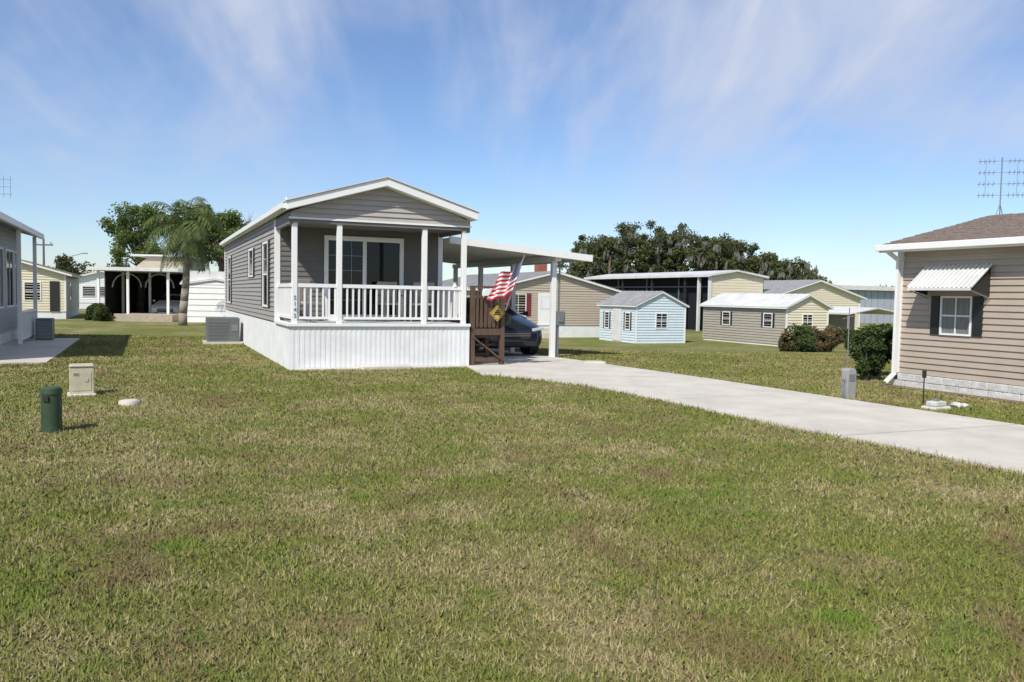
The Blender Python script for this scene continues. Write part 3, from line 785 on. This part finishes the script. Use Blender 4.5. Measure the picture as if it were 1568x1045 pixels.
# palm
e=empty('palm_tree',(-15.4,38.6,0))
b=MB(); prev=(0,0,0)
for i in range(8):
    nx_=(.18*math.sin(i*.35),.05*i/8,(i+1)*.575); b.beam(prev,nx_,.40-.022*i,.40-.022*i,12,.94); prev=nx_
b.obj('trunk','palmbark',e,smooth=True)
Vp=[];Rp=[]; top=Vector(prev)
rb=MB()
for k in range(34):
    az=k*2.399; el=random.uniform(-.1,1.45) if k>8 else random.uniform(-.7,.1)
    Lf=random.uniform(1.9,2.6); d=Vector((math.cos(az)*math.cos(el),math.sin(az)*math.cos(el),math.sin(el))); p=top.copy(); n=16
    last=p.copy()
    for i in range(n):
        p=p+d*(Lf/n); d=(d+Vector((0,0,-.095-.01*i))).normalized()
        rb.beam(tuple(last),tuple(p),.03*(1-i/n)+.01); last=p.copy()
        side=d.cross(Vector((0,0,1)));
        if side.length<.1: side=Vector((math.sin(az),-math.cos(az),0))
        side.normalize(); ll=.60*math.sin(math.pi*(.12+.82*i/n))**.7
        for sg in (-1,1):
            for q in range(3):
                o_=p-d*(Lf/n)*q/3
                dr=(side*sg*random.uniform(.7,1)+d*.5+Vector((0,0,random.uniform(-.75,-.1)))).normalized()
                tip=o_+dr*ll*random.uniform(.8,1.15)+Vector((0,0,-.18*ll)); mid=(o_+tip)/2+Vector((0,0,.05)); wv=d*.024
                Vp+= [o_[:],(mid+wv)[:],tip[:],(mid-wv)[:]]; Rp.append(random.random()*.8+(.2 if el>.4 else 0))
rb.obj('frond_ribs','palm',e)
bigmesh('fronds',np.array(Vp),4,np.array(Rp),'palm',e)

def tree(name,x,y,clumps,trunk_h,n,size,m,tr=.25,flat=.8,moss=0):
    e=empty(name,(x,y,gz(x,y))); b=MB(); b.beam((0,0,0),(0,0,trunk_h),tr*2,tr*2,10,.6)
    for c in clumps:
        s_=(random.uniform(-.1,.1),random.uniform(-.1,.1),trunk_h*random.uniform(.7,1)); mid=((c[0])*.5,(c[1])*.5,s_[2]+(c[2]-s_[2])*.6)
        b.beam(s_,mid,tr*.4,tr*.4,6,.6); b.beam(mid,c[:3],tr*.24,tr*.24,6,.4)
    b.obj('trunk_and_limbs','bark',e)
    foliage('crown',clumps,n,size,m,e,flat=flat,shell=.15)
    return e
def lobes(cx,cz,rx,rz,k,r0,r1,ry=None):
    out=[]
    for i in range(k):
        a=random.uniform(0,6.28); q=math.sqrt(random.random()); 
        out.append((cx+rx*q*math.cos(a),random.uniform(-1,1)*(ry or rx*.8),cz+rz*q*math.sin(a),random.uniform(r0,r1)))
    return out
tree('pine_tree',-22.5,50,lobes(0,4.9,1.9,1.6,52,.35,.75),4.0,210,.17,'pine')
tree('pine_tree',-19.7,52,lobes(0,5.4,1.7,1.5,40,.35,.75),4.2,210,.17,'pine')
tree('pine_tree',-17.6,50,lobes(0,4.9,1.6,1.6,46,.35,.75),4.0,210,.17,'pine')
e=empty('bare_tree',(-17.0,54,0)); b=MB(); b.beam((0,0,0),(0,0,3.5),.25,n=8,taper=.6)
for i in range(30):
    a=random.uniform(0,6.28); p=(0,0,random.uniform(2.5,3.5)); q=(math.cos(a)*random.uniform(.5,1.6),math.sin(a)*.8,random.uniform(4.5,6.6)); b.beam(p,q,.05,n=5,taper=.3)
    for j in range(4): t=random.uniform(.5,.95); m_=tuple(p[k]+(q[k]-p[k])*t for k in range(3)); b.beam(m_,(m_[0]+random.uniform(-.5,.5),m_[1]+random.uniform(-.4,.4),m_[2]+random.uniform(.3,.8)),.025,n=4,taper=.3)
b.obj('branches','bark',e)

# oak mass
e=empty('distant_trees',(0,0,0)); cl=[]; ms=[]; tb_=MB()
def topz(x):
    u=784+1265*x/92; prof=[(862,380),(885,362),(920,345),(965,334),(1000,339),(1060,345),(1090,354),(1130,358),(1180,370),(1215,380),(1240,393),(1256,425)]
    v=np.interp(u,[p[0] for p in prof],[p[1] for p in prof]); return 1.65+(457-v)/1265*92
for row,(yb,hm) in enumerate(((97,1.03),(91,.88))):
    x=7.4+row*.5
    while x<33.6:
        y=yb+random.uniform(-2,2.5); tz=topz(x)*hm*random.uniform(.88,1.07); r=random.uniform(1.3,2.1)
        tb_.beam((x,y,-.7),(x,y,tz*.7),.5,n=8,taper=.5)
        for k in range(26):
            a=random.uniform(0,6.28); q=random.random()**.6; zz=tz-.8-(tz-1.8)*(k/26+random.uniform(-.04,.04))
            zz=min(zz,tz-.5)
            wid=.35+.8*min(1,(tz-zz)/2.8)
            rr=random.uniform(.45,1.0)
            cl.append((x+r*q*math.cos(a)*wid,y+r*q*math.sin(a)*wid,zz,rr))
            if random.random()<.3: ms.append((x+r*1.0*math.cos(a),y-abs(r*math.sin(a))-.3,zz-.5,.4))
            if k%5==0: tb_.beam((x,y,tz*.5),cl[-1][:3],.12,n=5,taper=.3)
        x+=random.uniform(1.0,1.8)
tb_.obj('trunks','bark',e)
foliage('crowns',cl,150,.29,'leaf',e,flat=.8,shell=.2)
foliage('hanging_moss',ms,20,.40,'moss',e,droop=1.4,shell=.1)
e=empty('horizon_tree_line',(0,0,0)); cl=[]
x=-130
while x<150:
    h=2.6+1.2*math.sin(x*.11)+random.uniform(-.6,.8)
    for k in range(3): cl.append((x+random.uniform(-1.5,1.5),150+random.uniform(-3,3),h*random.uniform(.2,.85),random.uniform(1.0,1.8)))
    x+=1.8
foliage('crowns',cl,70,.75,'leaf',e)
for (x,y,h) in ((-40,75,4.6),(-43,78,3.8),(-37.5,80,4.2)):
    tree('oak_tree',x,y,lobes(0,h*.65,1.8,1.2,16,.5,.9),h*.5,160,.28,'leaf')

# ------------------------------------------------------------ grass blades
N=640000
r=np.random.rand(N); y=2.3+27*r**1.75; x=(np.random.rand(N)*2-1)*(.70*y+1.8)
keep=np.ones(N,bool)
def inpoly(px,py,poly):
    c=np.zeros(len(px),bool); j=len(poly)-1
    for i in range(len(poly)):
        xi,yi=poly[i]; xj,yj=poly[j]
        cond=((yi>py)!=(yj>py)); xx=(xj-xi)*(py-yi)/((yj-yi) if yj!=yi else 1e-9)+xi
        c^=cond&(px<xx); j=i
    return c
keep&=~inpoly(x,y,DRV)
def loc(ox,oy,x,y): dx,dy=x-ox,y-oy; return dx*cs+dy*sn,-dx*sn+dy*cs
lx,ly=loc(AX,AY,x,y); keep&=~((lx>-.02)&(lx<W*K+.02)&(ly>-.06)&(ly<LH*K))
keep&=~((lx>4.15)&(lx<7.2)&(ly>.5)&(ly<10))
lx,ly=loc(7.7,16.5,x,y); keep&=~((lx>-.3)&(ly<.2))
lx,ly=loc(GX,GY,x,y); keep&=~((lx<1.76)&(ly>-4.05)&(ly<LG-.45))
x=x[keep];y=y[keep];N=len(x)
dist=np.hypot(x,y)
de=np.full(N,9.)
for PL in (NEAR,FAR_):
    for (p,q) in zip(PL[:-1],PL[1:]):
        vx,vy=q[0]-p[0],q[1]-p[1]; t=np.clip(((x-p[0])*vx+(y-p[1])*vy)/(vx*vx+vy*vy),0,1)
        de=np.minimum(de,np.hypot(x-p[0]-t*vx,y-p[1]-t*vy))
hn=.5+.5*np.sin(x*3.1+1.3*np.sin(y*2.3))*np.sin(y*2.7+1.1*np.sin(x*1.9))
h2=np.clip(np.sin(x*11+2*np.sin(y*7))*np.sin(y*9+2*np.sin(x*6.3)),0,1)
hgt=(.014+.018*np.random.rand(N)+.008*hn+.010*h2)*(1+dist*.010)*(1+1.2*np.exp(-(de/.2)**2))
hgt*=np.where(np.random.rand(N)<.02,1.9,1)
wd=(.0022+.0019*np.random.rand(N))*(1+dist*.14)
az=np.random.rand(N)*2*np.pi; az2=np.random.rand(N)*2*np.pi; lean=np.tan(np.random.rand(N)*1.1)
lean=np.clip(lean,0,1.7)
bx,by=np.cos(az)*wd,np.sin(az)*wd; z=GZ(x,y)
P0=np.stack([x-bx,y-by,z-.002],1);P1=np.stack([x+bx,y+by,z-.002],1)
P2=np.stack([x+np.cos(az2)*lean*hgt,y+np.sin(az2)*lean*hgt,z+hgt*(.55+.45/(1+lean))],1)
V=np.stack([P0,P1,P2],1).reshape(-1,3)
bigmesh('grass',V,3,np.random.rand(N),'grass')

# ------------------------------------------------------------ world, sun, camera
w=bpy.data.worlds.new('World'); scene.world=w; w.use_nodes=True; nt=w.node_tree; nt.nodes.clear(); L=nt.links
az_s=(-.45,-.89); EL=RA(46)
sky=nd(nt,'ShaderNodeTexSky'); sky.sky_type='NISHITA'; sky.sun_disc=False; sky.sun_elevation=EL; sky.sun_rotation=math.atan2(az_s[0],az_s[1])%(2*math.pi)
sky.air_density=1.0; sky.dust_density=.2; sky.ozone_density=2.8
tint=nd(nt,'ShaderNodeMix',data_type='RGBA',blend_type='MULTIPLY'); tint.inputs[0].default_value=1; tint.inputs[7].default_value=(.90,.98,1.14,1)
L.new(sky.outputs[0],tint.inputs[6])
bg=nd(nt,'ShaderNodeBackground'); bg.inputs[1].default_value=.122; L.new(tint.outputs[2],bg.inputs[0])
bg2=nd(nt,'ShaderNodeBackground'); bg2.inputs[0].default_value=(.64,.70,.86,1); bg2.inputs[1].default_value=.96
tc=nd(nt,'ShaderNodeTexCoord'); sp=nd(nt,'ShaderNodeSeparateXYZ'); L.new(tc.outputs['Generated'],sp.inputs[0])
mz=nd(nt,'ShaderNodeMath',operation='MAXIMUM'); mz.inputs[1].default_value=0; L.new(sp.outputs[2],mz.inputs[0])
az_=nd(nt,'ShaderNodeMath',operation='ADD'); az_.inputs[1].default_value=.36; L.new(mz.outputs[0],az_.inputs[0])
cb=nd(nt,'ShaderNodeCombineXYZ')
for i in (0,1):
    dv=nd(nt,'ShaderNodeMath',operation='DIVIDE'); L.new(sp.outputs[i],dv.inputs[0]); L.new(az_.outputs[0],dv.inputs[1]); L.new(dv.outputs[0],cb.inputs[i])
def cl_(scale,rotz,st,det,dist,lo,hi,loc=(0,0,0)):
    mp=nd(nt,'ShaderNodeMapping'); mp.inputs['Rotation'].default_value=(0,0,rotz); mp.inputs['Scale'].default_value=st; mp.inputs['Location'].default_value=loc
    L.new(cb.outputs[0],mp.inputs[0]); n=nd(nt,'ShaderNodeTexNoise'); n.inputs['Scale'].default_value=scale; n.inputs['Detail'].default_value=det; n.inputs['Distortion'].default_value=dist; n.inputs['Roughness'].default_value=.55
    L.new(mp.outputs[0],n.inputs['Vector']); r=nd(nt,'ShaderNodeMapRange'); r.interpolation_type='SMOOTHSTEP'; L.new(n.outputs['Fac'],r.inputs[0]); r.inputs[1].default_value=lo; r.inputs[2].default_value=hi
    return r.outputs[0]
c1=cl_(1.5,RA(35),(1,.7,1),5,.3,.38,.64,(1.5,0,0)); c2=cl_(4.2,RA(-50),(1,.32,1),10,.6,.44,.74,(3,1,0)); c3=cl_(7,RA(-62),(1,.18,1),9,.4,.48,.76,(9,4,0))
a=nd(nt,'ShaderNodeMath',operation='MULTIPLY'); a.inputs[1].default_value=.58; L.new(c1,a.inputs[0])
m2=nd(nt,'ShaderNodeMath',operation='MULTIPLY_ADD'); m2.inputs[1].default_value=.42; m2.use_clamp=True; L.new(c2,m2.inputs[0]); L.new(a.outputs[0],m2.inputs[2])
m3=nd(nt,'ShaderNodeMath',operation='MULTIPLY_ADD'); m3.inputs[1].default_value=.30; m3.use_clamp=True; L.new(c3,m3.inputs[0]); L.new(m2.outputs[0],m3.inputs[2])
fd=nd(nt,'ShaderNodeMapRange'); fd.interpolation_type='SMOOTHSTEP'; fd.inputs[1].default_value=.0; fd.inputs[2].default_value=.24; fd.inputs[3].default_value=.12; fd.inputs[4].default_value=.95; L.new(sp.outputs[2],fd.inputs[0])
m4=nd(nt,'ShaderNodeMath',operation='MULTIPLY'); L.new(m3.outputs[0],m4.inputs[0]); L.new(fd.outputs[0],m4.inputs[1])
mxs=nd(nt,'ShaderNodeMixShader'); L.new(m4.outputs[0],mxs.inputs[0]); L.new(bg.outputs[0],mxs.inputs[1]); L.new(bg2.outputs[0],mxs.inputs[2])
out=nd(nt,'ShaderNodeOutputWorld'); L.new(mxs.outputs[0],out.inputs[0])
sd=bpy.data.lights.new('sun','SUN'); sd.energy=4.7; sd.angle=RA(.5); sd.color=(1,.95,.87)
so=bpy.data.objects.new('sun',sd); scene.collection.objects.link(so)
h=Vector((az_s[0],az_s[1])).normalized(); dirv=Vector((-h.x*math.cos(EL),-h.y*math.cos(EL),-math.sin(EL)))
so.rotation_euler=dirv.to_track_quat('-Z','Y').to_euler(); so.location=(-10,-10,20)
cd=bpy.data.cameras.new('camera'); cd.sensor_width=36; cd.lens=29.04; cd.clip_end=6000; cd.clip_start=.05
co=bpy.data.objects.new('camera',cd); scene.collection.objects.link(co)
co.matrix_world=Matrix.Translation((0,0,1.65))@Matrix.Rotation(RA(90-3.12),4,'X')@Matrix.Rotation(RA(1.03),4,'Z')
scene.camera=co
scene.view_settings.view_transform='Standard'; scene.view_settings.look='None'; scene.view_settings.exposure=0
